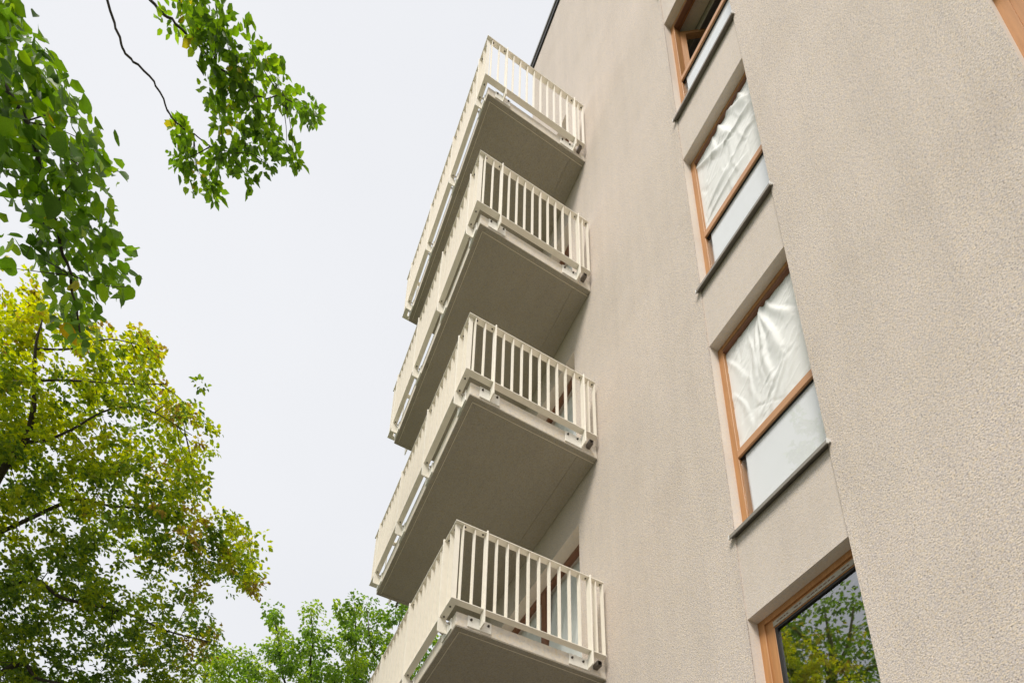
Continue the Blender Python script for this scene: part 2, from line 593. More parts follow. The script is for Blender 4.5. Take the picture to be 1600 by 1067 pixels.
def film(x0, x1, z0, z1, y, folds, parent, seed, over=0.0, nx=90, nz=120, bulge=0.012):
    """crumpled sheet: folds = (ax, az, bx, bz, width, height) in 0..1 window units, az = 0 at the bottom"""
    r = np.random.default_rng(seed)
    s, tt = np.meshgrid(np.linspace(0, 1, nx), np.linspace(0, 1, nz))
    w, h = x1-x0, z1-z0
    X, Z = s*w, tt*h
    # gentle wander so that no fold runs dead straight
    Xw = X+0.018*np.sin(5.1*Z+seed)+0.009*np.sin(13*Z+1.7*seed+3*X)
    Zw = Z+0.018*np.sin(6.3*X+2*seed)
    D = bulge*np.sin(np.pi*s)*np.sin(np.pi*tt)
    for ax, az, bx, bz, wd, hg in folds:
        a = np.array([ax*w, az*h]); d = np.array([bx*w, bz*h])-a
        L2 = d@d
        q = np.clip(((Xw-a[0])*d[0]+(Zw-a[1])*d[1])/L2, 0, 1)
        dist = ((Xw-a[0]-q*d[0])*-d[1]+(Zw-a[1]-q*d[1])*d[0])/math.sqrt(L2)
        full = np.hypot(Xw-a[0]-q*d[0], Zw-a[1]-q*d[1])
        wv = wd*(0.6+1.9*q)
        D += 0.8*hg*np.exp(-np.where(dist > 0, full/(0.55*wv), full/(1.5*wv))**2)*np.sin(np.pi*np.clip(0.08+0.84*q, 0, 1))**0.6
    for _ in range(170):      # small random creases
        a = r.random(2)*[w, h]
        an = r.normal(1.15, 0.5)
        L = r.uniform(0.05, 0.34)
        d = np.array([math.cos(an), math.sin(an)])*L
        q = np.clip(((X-a[0])*d[0]+(Z-a[1])*d[1])/(L*L), 0, 1)
        full = np.hypot(X-a[0]-q*d[0], Z-a[1]-q*d[1])
        D += r.uniform(-0.0045, 0.005)*np.exp(-(full/r.uniform(0.007, 0.02))**2)
    V = np.stack([x0+X, y-D, z0+Z], -1).reshape(-1, 3)
    i = np.arange(nx*nz).reshape(nz, nx)
    F = np.stack([i[:-1, :-1], i[:-1, 1:], i[1:, 1:], i[1:, :-1]], -1).reshape(-1, 4)
    me = bpy.data.meshes.new('plastic_sheet')
    me.from_pydata(V.tolist(), [], F.tolist())
    me.materials.append(M['film'])
    me.shade_smooth()
    return link('plastic_sheet', me, parent)


def window(x0, x1, zh, kind, label=None, y0=0.0):
    z0 = zh-WH
    f = MB()
    reveal(f, x0, x1, z0, zh, y0, RV-0.002)
    part(raw(f, 'window_reveal', M['reveal'], build))
    # outer frame, part 'window'
    e = 0.004
    f = MB()
    xf = x1+0.085           # the right upright sits behind the insulation
    frame_ring(f, x0-e, xf, z0-e, zh+e, RV, RD+0.03, 0.054, 0.05, 0.055)
    wn = part(f.build('window', M['wood_v'], build, 0.002))
    if label: wn['label'] = label
    # sill sheet with end caps
    f = MB()
    f.prism([(RV, z0+0.030), (-0.038, z0+0.012), (-0.038, z0-0.018), (-0.032, z0-0.018), (-0.032, z0+0.006), (RV, z0+0.024)], 0, x0-0.017, x1+0.017)
    f.build('sill', M['sill'], wn)
    for xa, xb in ((x0-0.024, x0-0.0175), (x1+0.0175, x1+0.024)):
        f = MB()
        f.prism([(RV-0.06, z0+0.034), (-0.041, z0+0.019), (-0.041, z0-0.022), (-0.026, z0-0.022), (-0.02, z0+0.0), (RV-0.06, z0+0.015)], 0, xa, xb)
        f.build('sill_cap', M['sillcap'], wn)
    xi0, xi1 = x0+0.05, xf-0.05
    if kind in ('film', 'sag', 'open'):
        zt = zh-1.36
        f = MB()
        f.box(xi0-0.001, xi1+0.001, RV-0.008, RD, zt, zt+0.075)
        f.build('transom', M['wood_h'], wn, 0.002)
        f = MB()
        f.box(xi0-0.001, xi1+0.001, RV+0.012, RD-0.001, zt-0.007, zt-0.0005)
        f.build('gasket', M['gasket'], wn)
        f = MB()
        yp = RV+0.022
        f.quad((xi0-0.01, yp, z0+0.02), (xi1+0.01, yp, z0+0.02), (xi1+0.01, yp, zt+0.02), (xi0-0.01, yp, zt+0.02))
        raw(f, 'pane', M['glass_clear'], wn)
        f = MB()
        f.box(xi0+0.045, xi1+0.01, yp+0.004, yp+0.016, z0+0.02, zt+0.02)
        f.box(xi0-0.01, xi0+0.0449, yp+0.05, yp+0.06, z0+0.02, zt+0.02)  # set back deeper: dim strip built in for the reveal's reflection
        f.build('backing_board', M['backing'], wn)
        f = MB()
        f.box(xi0-0.001, xi1+0.001, RV+0.001, RD, zh-0.085, zh-0.0505)
        f.build('head_bead', M['wood_d'], wn, 0.002)
    if kind == 'film':
        folds = [(0.50, 1.0, 0.62, 0.45, 0.020, 0.040), (0.50, 1.0, 0.44, 0.30, 0.016, 0.032), (0.56, 1.0, 0.78, 0.62, 0.018, 0.030),
                 (0.47, 0.98, 0.30, 0.40, 0.014, 0.018), (0.02, 0.95, 0.26, 0.50, 0.014, 0.010), (0.05, 0.55, 0.20, 0.10, 0.012, 0.010), (0.33, 0.95, 0.36, 0.55, 0.008, 0.012), (0.42, 0.9, 0.37, 0.35, 0.008, 0.010),
                 (0.78, 0.48, 0.36, 0.05, 0.014, 0.018), (0.68, 0.42, 0.30, 0.14, 0.010, 0.016), (0.9, 0.55, 0.55, 0.10, 0.016, 0.012),
                 (0.36, 0.35, 0.22, 0.06, 0.010, 0.014), (0.30, 0.62, 0.20, 0.30, 0.012, 0.012)]
        film(xi0-0.006, x1+0.05, zt+0.07, zh-0.06, RV+0.035, folds, wn, 3)
    if kind == 'sag':
        folds = [(0.02, 0.93, 0.45, 0.60, 0.020, 0.034), (0.45, 0.60, 0.98, 0.66, 0.020, 0.036), (0.40, 1.0, 0.52, 0.66, 0.024, 0.040),
                 (0.52, 1.0, 0.86, 0.72, 0.026, 0.038), (0.30, 0.98, 0.34, 0.70, 0.016, 0.02), (0.05, 0.25, 0.5, 0.33, 0.02, 0.022),
                 (0.5, 0.33, 0.99, 0.52, 0.018, 0.026), (0.03, 0.14, 0.6, 0.20, 0.014, 0.018), (0.0, 0.08, 0.22, 0.0, 0.01, 0.014),
                 (0.72, 1.0, 0.80, 0.75, 0.018, 0.026), (0.86, 1.0, 0.93, 0.70, 0.016, 0.022)]
        film(xi0-0.002, x1+0.06, zt+0.06, zh-0.055, RV+0.028, folds, wn, 8, bulge=0.03)
    if kind == 'open':
        # the sash stands open into the room, hinged on the left upright
        f = MB()
        frame_ring(f, 0, xi1-xi0, zt+0.08, zh-0.09, 0, 0.055, 0.062)
        sa = f.build('sash', M['wood_v'], wn, 0.002)
        sa.location = (xi0+0.004, RD+0.02, 0)
        sa.rotation_euler = (0, 0, math.radians(58))
        f = MB()
        f.box(x0-0.3, x1+0.5, TH+0.01, TH+0.02, zh-0.12, zh+0.3)
        f.build('lintel_face', M['inside'], wn)
    if kind == 'glazed':
        f = MB()
        frame_ring(f, xi0-0.001, xi1+0.001, z0+0.04, zh-0.045, RV+0.016, RD+0.02, 0.066, 0.07)
        f.build('sash', M['wood_v'], wn, 0.002)
        xs0, xs1 = xi0+0.065, xi1-0.065
        f = MB()
        frame_ring(f, xs0-0.001, xs1+0.001, z0+0.10, zh-0.114, RV+0.02, RD, 0.02)
        f.build('gasket', M['gasket'], wn)
        f = MB()
        f.quad((xs0+0.01, YM-0.012, z0+0.11), (xs1-0.01, YM-0.012, z0+0.11), (xs1-0.01, YM-0.012, zh-0.12), (xs0+0.01, YM-0.012, zh-0.12))
        raw(f, 'pane', M['glass'], wn)
        # protective strip stuck along the top rail, with rows of print
        f = MB()
        f.box(xs0-0.002, xs1-0.02, RV+0.011, RV+0.0155, zh-0.108, zh-0.066)
        f.build('protective_strip', M['tape'], wn)
        r = random.Random(4)
        x = xs0+0.03
        f = MB()
        while x < xs1-0.08:
            l = r.uniform(0.012, 0.03)
            f.box(x, x+l, RV+0.009, RV+0.0105, zh-0.091, zh-0.085)
            x += l+r.choice((0.008, 0.008, 0.05))
        f.build('strip_print', M['ink'], wn)
    return wn


labels = {0: ('sag', 'wooden window with sagging white plastic sheet slung over its transom'),
          1: ('film', 'wooden window with crumpled white plastic sheet gathered at the top'),
          2: ('open', 'wooden window with its upper sash open'), 3: ('glazed', 'fully glazed wooden window mirroring trees')}
for i, zh in enumerate(win_rows):
    kind, lab = {0: ('glazed', None), 1: ('glazed', labels[3][1]), 2: ('film', labels[1][1]), 3: ('sag', labels[0][1]),
                 4: ('open', labels[2][1]), 5: ('film', None)}[i]
    window(WX0, WX1, zh, kind, lab, SD)
    window(RX0, RX1, zh, 'glazed', None, 0.0)

# ------------------------------------------------------------------ balcony doors
for i in range(4):
    zb = bal[3-i][1]
    z0, zh = zb-0.045, DHEAD+i*H
    f = MB()
    reveal(f, DX0, DX1, z0, zh, 0.0)
    part(raw(f, 'door_reveal', M['reveal'], build))
    f = MB()
    frame_ring(f, DX0-0.004, DX1+0.004, z0-0.004, zh+0.004, 0.15, 0.22, 0.06, 0.055)
    f.box((DX0+DX1)/2-0.05, (DX0+DX1)/2+0.05, 0.152, 0.218, z0+0.06, zh-0.055)
    dr = part(f.build('balcony_door', M['wood_d'], build, 0.002))
    f = MB()
    f.quad((DX0+0.05, 0.185, z0+0.05), (DX1-0.05, 0.185, z0+0.05), (DX1-0.05, 0.185, zh-0.05), (DX0+0.05, 0.185, zh-0.05))
    raw(f, 'pane', M['glass_clear'], dr)
    f = [(0.9, 1.0, 0.78, 0.3, 0.03, 0.04), (0.75, 1.0, 0.62, 0.2, 0.03, 0.05), (0.55, 1.0, 0.5, 0.1, 0.025, 0.04), (0.97, 0.7, 0.6, 0.1, 0.03, 0.03),
         (0.35, 1.0, 0.3, 0.2, 0.03, 0.05), (0.18, 1.0, 0.14, 0.2, 0.03, 0.05)]
    film(DX0+0.1 if i in (0, 1) else DX0+0.9, DX1-0.02, z0+0.08, zh-0.03, 0.27, f, dr, 20+i, bulge=0.05)

# ------------------------------------------------------------------ balconies
D, L, EN = 1.6015, 3.178, 0.043
SX, SY, SF = -0.079, -1.518, -3.05
RW = 0.064      # rail bar width
RT = 0.011
GR = 0.112
post_y = (-1.297, -0.205)
post_x = (-0.262, -1.147, -2.032, -2.917)


def build_balcony(k):
    zt, zb, zs = bal[k]
    ztop = zb-0.045
    # slab: upper plate, rim outside the drip groove, soffit field inside it
    f = MB()
    f.box(SF, SX, SY, -0.003, zs+0.012, ztop)
    bo = part(f.build('balcony', M['slab'], build, 0.003))
    bo['label'] = ('topmost balcony with tall railing', 'second balcony from the top with tall railing',
                   'third balcony from the top with stained underside', 'lowest visible balcony')[k]
    gw, rim = 0.010, 0.052
    f = MB()
    f.box(SF+0.002, SX-0.002, SY+0.002, SY+rim, zs, zs+0.0118)
    f.box(SX-rim, SX-0.002, SY+rim+0.0002, -0.004, zs, zs+0.0118)
    f.box(SF+0.002, SF+rim, SY+rim+0.0002, -0.004, zs, zs+0.0118)
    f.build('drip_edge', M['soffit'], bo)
    f = MB()
    f.box(SF+rim+gw, SX-rim-gw, SY+rim+gw, -0.215, zs+0.001, zs+0.0116)
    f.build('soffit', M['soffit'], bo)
    f = MB()                                   # pale strip added in the groove: its bright edge painted in
    f.box(SF+rim+0.002, SX-rim-0.002, SY+rim+0.002, SY+rim+gw-0.002, zs-0.002, zs+0.0112)
    f.box(SX-rim-gw+0.002, SX-rim-0.002, SY+rim+gw, -0.006, zs-0.002, zs+0.0112)
    f.build('groove_highlight', M['groove_edge'], bo)
    f = MB()
    f.box(SF+rim+gw, SX-rim-gw, -0.211, -0.004, zs+0.003, zs+0.0114)
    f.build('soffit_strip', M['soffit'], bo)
    # --- shared small meshes
    zmid = 0
    # short sides (run along Y) at the near end (outer face x = 0) and the far end (outer face x = -L)
    def rails(ax, o0, o1, spans):
        for a, c in spans:
            for nm, z0, z1 in (('top_rail', zt-RT, zt), ('bottom_rail', zb, zb+RT)):
                f = MB()
                if ax == 1: f.box(o0, o1, a, c, z0, z1)
                else: f.box(a, c, o0, o1, z0, z1)
                f.build(nm, M['cream'], bo, 0.0015)
    PT = 0.014
    ys = [-D]+[p for q in post_y for p in (q-PT/2, q+PT/2)]+[-EN]
    yspans = [(ys[0], ys[1]), (ys[2], ys[3]), (ys[4], ys[5])]
    rails(1, -RW, 0, yspans)
    rails(1, -L, -L+RW, yspans)
    xs = [-RW-0.0005]+[p for q in post_x for p in (q+PT/2, q-PT/2)]+[-L+RW+0.0005]
    xspans = [(xs[i+1], xs[i]) for i in range(0, len(xs), 2)]
    rails(0, -D, -D+RW, xspans)
    # balusters
    BW, BT = 0.046, 0.009
    h0, h1 = zb+RT, zt-RT
    f = MB(); f.box(-BW/2, BW/2, -BT/2, BT/2, h0, h1)
    me_s = f.mesh('baluster', M['cream'])
    f = MB(); f.box(-BT/2, BT/2, -BW/2, BW/2, h0, h1)
    me_l = f.mesh('baluster', M['cream'])
    yb = [-1.522, -1.411]+[post_y[0]+(post_y[1]-post_y[0])*(j+1)/10 for j in range(9)]+[-0.134, -0.052]
    for y in yb:
        link('baluster', me_s, bo, (-RW/2, y, 0))
        link('baluster', me_s, bo, (-L+RW/2, y, 0))
    xb = [-0.04, -0.15]
    for i in range(3):
        xb += [post_x[i]+(post_x[i+1]-post_x[i])*(j+1)/8 for j in range(7)]
    xb += [-3.03, -3.135]
    for x in xb:
        link('baluster', me_l, bo, (x, -D+RW/2, 0))
    # posts with chamfered foot
    pz0 = zs+0.030
    def post_prof(o_out, o_in):
        return [(o_in, pz0+0.012), (o_out+(o_in-o_out)*0.10, pz0+0.012), (o_out, pz0+0.021), (o_out, zt+0.012), (o_in+(o_out-o_in)*0.12, zt+0.012), (o_in+(o_out-o_in)*0.12, zb-0.02), (o_in, zb-0.03)]
    for y in post_y:
        f = MB(); f.prism(post_prof(0.012, SX+0.012), 1, y-PT/2+0.0004, y+PT/2-0.0004)
        f.build('post', M['cream'], bo, 0.001)
        f = MB(); f.prism(post_prof(-L-0.012, SF-0.012), 1, y-PT/2+0.0004, y+PT/2-0.0004)
        f.build('post', M['cream'], bo, 0.001)
    for x in post_x:
        f = MB(); f.prism(post_prof(-D-0.012, SY-0.012), 0, x-PT/2+0.0004, x+PT/2-0.0004)
        f.build('post', M['cream'], bo, 0.001)
    # bracket plates and bolts on the slab edge
    ph0, ph1 = zs+0.030, ztop-0.008
    bolt = bolt_meshes()
    for j, y in enumerate(post_y):
        a, c = (y-0.118, y+0.104) if j == 0 else (y-0.205, y+0.018)
        for xo, sg in ((SX, 1), (SF, -1)):
            f = MB(); f.box(min(xo, xo+sg*0.0118), max(xo, xo+sg*0.0118), a, c, ph0, ph1)
            f.build('bracket_plate', M['plate'], bo, 0.0015)
            for yy in ((a+0.03, c-0.03) if j == 0 else (a+0.03, a+0.15)):
                o = link('bolt', bolt[0], bo, (xo+sg*0.012, yy, ph1-0.042))
                if sg < 0: o.rotation_euler = (0, 0, math.pi)
    for x in post_x:
        f = MB(); f.box(x-0.10, x+0.10, SY-0.0118, SY, ph0, ph1)
        f.build('bracket_plate', M['plate'], bo, 0.0015)
        for xx in (x-0.07, x+0.07):
            o = link('bolt', bolt[1], bo, (xx, SY-0.012, ph1-0.042))
            o.rotation_euler = (0, 0, -math.pi/2)
    # screw heads joining rails to posts
    for y in (post_y[0]-0.03, post_y[1]-0.03, -0.07, -1.50):
        o = link('bolt', bolt[2], bo, (-RW/2, y, zt-RT))
        o.rotation_euler = (0, math.pi/2, 0)
    for x in (-0.10,)+tuple(p+s*0.03 for p in post_x for s in (-1, 1)):
        for zz in (zt-RT, zb):
            o = link('bolt', bolt[2], bo, (x, -D+RW/2, zz))
            o.rotation_euler = (0, math.pi/2, 0)
    # overflow spouts
    f = MB()
    x0, x1, y0, y1, z0, z1 = SX+0.001, SX+0.075, -0.145, -0.100, (zs+ztop)/2-0.005, (zs+ztop)/2+0.045
    w = 0.003
    f.box(x0, x1, y0, y1, z0, z0+w); f.box(x0, x1, y0, y1, z1-w, z1)
    f.box(x0, x1, y0, y0+w, z0+w, z1-w); f.box(x0, x1, y1-w, y1, z0+w, z1-w)
    f.build('drain_spout', M['spout'], bo)
    v, q = tube_data([(SF-0.001, -1.20, zs+0.05), (SF-0.06, -1.20, zs+0.03), (SF-0.09, -1.20, zs-0.01)], [0.014]*3, 8)
    me = bpy.data.meshes.new('drain_spout')
    me.from_pydata([tuple(p) for p in v], [], q)
    me.materials.append(M['spout'])
    link('drain_spout', me, bo)
    return bo


_bolts = []
def bolt_meshes():
    if not _bolts:
        for r, h, mt in ((0.012, 0.016, M['steel']), (0.011, 0.03, M['zinc']), (0.009, 0.010, M['steel'])):
            f = MB()
            hexp = [(r*math.cos(a*math.pi/3), r*math.sin(a*math.pi/3)) for a in range(6)]
            f.prism(hexp, 0, 0, h*0.55)
            f.prism([(p*0.55, q*0.55) for p, q in hexp], 0, h*0.551, h)
            _bolts.append(f.mesh('bolt', mt))
    return _bolts


for k in range(4):
    build_balcony(k)


# ------------------------------------------------------------------ foliage
def leaves_mesh(name, pos, axis, nrm, ln, wd, tint, mat, parent, fold=0.18):
    """one joined mesh of folded leaf blades"""
    N = len(pos)
    axis = axis/np.linalg.norm(axis, axis=1, keepdims=True)
    side = np.cross(axis, nrm)
    side /= np.linalg.norm(side, axis=1, keepdims=True)+1e-9
    nn = np.cross(side, axis)
    ln = ln[:, None]; wd = wd[:, None]
    A, S, Nn = axis*ln, side*wd, nn*wd*fold
    v = np.stack([pos, pos+A*0.22+S*0.42+Nn, pos+A*0.62+S*0.44+Nn, pos+A*1.0-nn*ln*0.12,
                  pos+A*0.62-S*0.44+Nn, pos+A*0.22-S*0.42+Nn], 1).reshape(-1, 3)
    base = (np.arange(N)*6)[:, None]
    q = np.concatenate([base+np.array([[0, 1, 2, 3]]), base+np.array([[0, 3, 4, 5]])], 1).reshape(-1)
    me = bpy.data.meshes.new(name)
    me.vertices.add(N*6)
    me.vertices.foreach_set('co', v.astype(np.float32).ravel())
    me.loops.add(N*8)
    me.loops.foreach_set('vertex_index', q.astype(np.int32))
    me.polygons.add(N*2)
    me.polygons.foreach_set('loop_start', (np.arange(N*2)*4).astype(np.int32))
    me.update(calc_edges=True)
    at = me.attributes.new('tint', 'FLOAT', 'POINT')
    at.data.foreach_set('value', np.repeat(tint, 6).astype(np.float32))
    me.materials.append(mat)
    return link(name, me, parent)


def in_poly(pts, poly):
    x, y = pts[:, 0], pts[:, 1]
    r = np.zeros(len(pts), bool)
    n = len(poly)
    for i in range(n):
        x1, y1 = poly[i]; x2, y2 = poly[(i+1) % n]
        c = ((y1 > y) != (y2 > y)) & (x < (x2-x1)*(y-y1)/(y2-y1+1e-9)+x1)
        r ^= c
    return r


def sample_poly(poly, n):
    p = np.array(poly, float)
    lo, hi = p.min(0), p.max(0)
    out = np.zeros((0, 2))
    while len(out) < n:
        q = RNG.random((n*3, 2))*(hi-lo)+lo
        out = np.concatenate([out, q[in_poly(q, poly)]])
    return out[:n]


def sprays(centres, n_leaf, spread, size, droop=0.5, flat=0.45, tint0=None, tint_sd=0.16):
    """a drooping spray of leaves round each centre -> arrays"""
    C = len(centres)
    pos = np.repeat(centres, n_leaf, 0)
    off = RNG.normal(0, 1, (C*n_leaf, 3))
    off /= np.linalg.norm(off, axis=1, keepdims=True)
    off *= (RNG.random((C*n_leaf, 1))**0.5)*spread*RNG.uniform(0.6, 1.25, (C, 1)).repeat(n_leaf, 0)
    off[:, 2] *= flat
    tilt = RNG.normal(0, 0.45, (C, 2)).repeat(n_leaf, 0)
    off[:, 2] += off[:, 0]*tilt[:, 0]+off[:, 1]*tilt[:, 1]
    pos = pos+off
    axis = off/(np.linalg.norm(off, axis=1, keepdims=True)+1e-9)+RNG.normal(0, 0.5, off.shape)
    axis[:, 2] -= droop
    nrm = RNG.normal(0, 0.42, off.shape)
    nrm[:, 2] += 1.0
    ln = size*RNG.uniform(0.65, 1.25, len(pos))
    wd = ln*RNG.uniform(0.55, 0.8, len(pos))
    t0 = RNG.random(C) if tint0 is None else tint0
    tint = np.clip(np.repeat(t0, n_leaf)+RNG.normal(0, tint_sd, len(pos)), 0, 1)
    return pos, axis, nrm, ln, wd, tint


def cat(*arrs):
    return [np.concatenate(a) for a in zip(*arrs)]


def twigs_to(centres, nodes, r0=0.012, share=0.5):
    """thin twigs from the nearest limb node to a share of the sprays"""
    out = []
    nodes = np.array(nodes)
    for c in centres:
        if RNG.random() > share: continue
        d = np.linalg.norm(nodes-c, axis=1)
        if d.min() > 0.75: continue
        a = nodes[np.argmin(d+RNG.random(len(d))*0.25)]
        m_ = (a+c)/2+RNG.normal(0, 0.06, 3)*max(0.3, np.linalg.norm(c-a))
        out.append((smooth_path([a, m_, c], 3), [r0, r0*0.85, r0*0.75, r0*0.6, r0*0.5, r0*0.4, r0*0.3]))
    return out


# ---- big linden whose boughs hang in from the top left corner and which the lowest window mirrors
base = np.array([2.6, -9.2, GZ-0.1])
lin = empty('linden_tree', tuple(base[:2])+(GZ,))
tag(lin, 'green linden tree with large leaves whose boughs hang in from the top left corner', 'tree')


def wp(o, root):
    o.matrix_parent_inverse = Matrix.Translation(-Vector(root.location))
    return o


top = base+np.array([0.1, 0.3, 12.5])
fork = base+np.array([0.02, 0.05, 6.8])
# boughs
b1 = [P(-420, -250, 8.2), P(-200, -120, 7.7), P(-60, 40, 7.3), P(40, 190, 7.0), P(80, 330, 6.8), P(110, 430, 6.7), P(125, 520, 6.7)]
b2a = [P(120, -160, 11.6), P(168, 0, 11.2), P(189, 68, 11.0), P(203, 92, 11.0), P(240, 127, 10.9), P(262, 172, 10.9), P(280, 197, 10.8), P(303, 210, 10.8), P(329, 229, 10.7), P(352, 240, 10.7)]
b2b = [P(190, -90, 11.5), P(235, 0, 11.2), P(262, 26, 11.1), P(300, 62, 11.0), P(335, 100, 10.9), P(365, 122, 10.9), P(400, 150, 10.8), P(440, 152, 10.8), P(482, 170, 10.8)]
limbs = [branch([base, base+np.array([0.03, 0.02, 3.0]), fork, base+np.array([0.1, 0.2, 9.5]), top], 0.26, 0.06),
         branch([fork, (fork+b1[0])/2+np.array([0, 0, 0.9]), b1[0]]+b1[1:3], 0.11, 0.035),
         branch([base+np.array([0.08, 0.15, 8.5]), (base+np.array([0.08, 0.15, 8.5])+b2a[0])/2+np.array([0, 0, 1.0]), b2a[0]], 0.09, 0.03),
         branch([b2a[0], (b2a[0]+b2b[0])/2+np.array([0, 0, .1]), b2b[0]], 0.03, 0.024),
         branch(b1[2:], 0.02, 0.006, 6, 0.008), branch(b2a, 0.014, 0.004, 5, 0.006), branch(b2b, 0.015, 0.004, 5, 0.006)]
wp(tubes('trunk', limbs[:1], M['bark'], lin, 10), lin)
twl = limbs[1:]
# large leaves of the near bough
POLY1 = [(-250, -200), (0, -10), (22, 15), (70, 75), (104, 135), (122, 180), (150, 195), (184, 262), (166, 290), (172, 345), (198, 400), (208, 438), (192, 462),
         (152, 450), (146, 480), (150, 520), (130, 548), (108, 522), (84, 486), (78, 440), (48, 400), (62, 362), (30, 330), (22, 300), (-20, 250), (-250, 80)]
pts = sample_poly(POLY1, 2500)+RNG.normal(0, 9, (2500, 2))
pts = np.array([q for q in pts if q[0] > -70 and q[1] > -60])
extra = np.array([(18, 372), (30, 388), (8, 395), (40, 402), (12, 415), (26, 420), (2, 372), (35, 372), (200, 425), (205, 448), (190, 455), (175, 262), (160, 245), (148, 262),
                  (186, 268), (135, 178), (138, 190), (150, 235), (136, 222), (60, 85), (75, 88), (50, 60), (15, 25), (25, 32), (205, 402), (128, 540), (120, 530)])
pts = np.concatenate([extra, pts])
nb = len(pts)
dep = RNG.uniform(6.6, 8.3, nb)
dep[len(extra):len(extra)+260] = RNG.uniform(6.4, 6.9, 260)
pos = np.array([P(a, c, d) for (a, c), d in zip(pts, dep)])
axis = RNG.normal(0, 0.55, (nb, 3)); axis[:, 2] -= 0.75; axis += 0.25*np.array([0.6, 0.3, 0])
nrm = RNG.normal(0, 0.5, (nb, 3)); nrm += np.array([0.2, 0.1, 0.8])
# the leaf blade: heart-shaped, pointed, gently cupped
def heart(seed):
    r = random.Random(seed)
    out = [(0.0, 0.0), (-0.05, 0.15), (0.03, 0.28), (0.17, 0.37), (0.36, 0.39), (0.55, 0.34), (0.72, 0.23), (0.86, 0.09), (1.0, 0.0)]
    V = [(x, 0, -0.05*math.sin(math.pi*max(0, x))-0.10*x*x) for x, _ in ((0, 0), (0.25, 0), (0.5, 0), (0.75, 0), (1.0, 0))]
    F = []
    for sg in (1, -1):
        n0 = len(V)
        cup = r.uniform(0.02, 0.34)
        for x, y in out[1:-1]:
            V.append((x+r.uniform(-.03, .03), sg*(y+r.uniform(-.045, .045)), cup*abs(y)*1.6-0.10*x*x+r.uniform(-.02, .02)))
        o_ = list(range(n0, n0+7))
        q = [(0, o_[0], o_[1]), (0, o_[1], o_[2]), (0, o_[2], 1), (1, o_[2], o_[3]), (1, o_[3], 2), (2, o_[3], o_[4]), (2, o_[4], o_[5], 3), (3, o_[5], o_[6]), (3, o_[6], 4)]
        F += [p if sg > 0 else p[::-1] for p in q]
    me = bpy.data.meshes.new('leaf')
    me.from_pydata(V, [], F)
    me.materials.append(M['leaf_near'])
    me.shade_smooth()
    return me
hearts = [heart(i) for i in range(12)]
NL = 300
order = list(range(nb))
single, rest = order[:NL], order[NL:]
for i in single:
    a = axis[i]/np.linalg.norm(axis[i])
    s = np.cross(nrm[i], a); s /= np.linalg.norm(s)
    n = np.cross(a, s)
    sz = 0.108*random.uniform(0.55, 1.2)
    o = link('leaf', hearts[i % 12], lin)
    o.matrix_parent_inverse = Matrix.Translation(-Vector(lin.location))
    o.matrix_basis = Matrix(((a[0]*sz, s[0]*sz, n[0]*sz, pos[i][0]), (a[1]*sz, s[1]*sz, n[1]*sz, pos[i][1]), (a[2]*sz, s[2]*sz, n[2]*sz, pos[i][2]), (0, 0, 0, 1)))
# remaining leaves of that bough and the farther bough in one mass
rest = np.array(rest)
near_rest = (pos[rest], axis[rest], nrm[rest], np.full(len(rest), 0.10)*RNG.uniform(0.5, 1.2, len(rest)), RNG.uniform(0.045, 0.085, len(rest)), RNG.random(len(rest))*0.8)
B2 = [(271, 33), (292, 12), (304, 57), (337, 21), (340, 39), (328, 75), (358, 72), (370, 99), (388, 69), (412, 96), (400, 123), (436, 129), (445, 150), (460, 174), (484, 168),
      (487, 183), (328, 135), (352, 129), (352, 156), (376, 135), (346, 171), (388, 168), (415, 186), (400, 195), (346, 192), (370, 207), (352, 237), (376, 240), (394, 222),
      (364, 258), (382, 270), (415, 207), (427, 216), (448, 234), (460, 249), (418, 255), (277, 201), (289, 210), (280, 252), (298, 255), (310, 273), (328, 288), (334, 300),
      (289, 237), (340, 255), (320, 40), (345, 55), (372, 115), (384, 150), (400, 180), (300, -10), (320, -25), (340, 110)]
c2 = np.array([P(u, v, RNG.uniform(10.5, 11.2)) for u, v in B2])
a2 = list(sprays(c2, 32, 0.125, 0.088, 0.3, 0.8, RNG.uniform(0.1, 0.75, len(c2)), 0.22))
a2[4] = a2[3]*RNG.uniform(0.42, 0.75, len(a2[3]))
# the rest of the crown, out of the picture
co = np.array([np.array([base[0], base[1], 7.8])+RNG.normal(0, 1, 3)*np.array([1.6, 1.3, 2.0]) for _ in range(220)])
uv = []
keep = []
for c in co:
    d = c-CAM
    zc = d@fw
    u = U0+FPX*(d@R0)/zc; v = V0-FPX*(d@U_)/zc
    keep.append(not (zc > 0 and -120 < u < 1700 and -120 < v < 1100))
co = co[np.array(keep)]
ao = sprays(co, 40, 0.34, 0.09, 0.5, 0.6)
nodes2 = b2a[3:]+b2b[2:]
twl += twigs_to(c2, nodes2, 0.006, 0.8)
twl += twigs_to(pos[:len(extra)], b1[2:], 0.005, 0.5)
wp(tubes('branches', twl, M['bark'], lin, 6), lin)
o = leaves_mesh('foliage', *cat(near_rest, a2, ao), M['leaf_linden'], lin)
tag(wp(o, lin), kind='stuff')

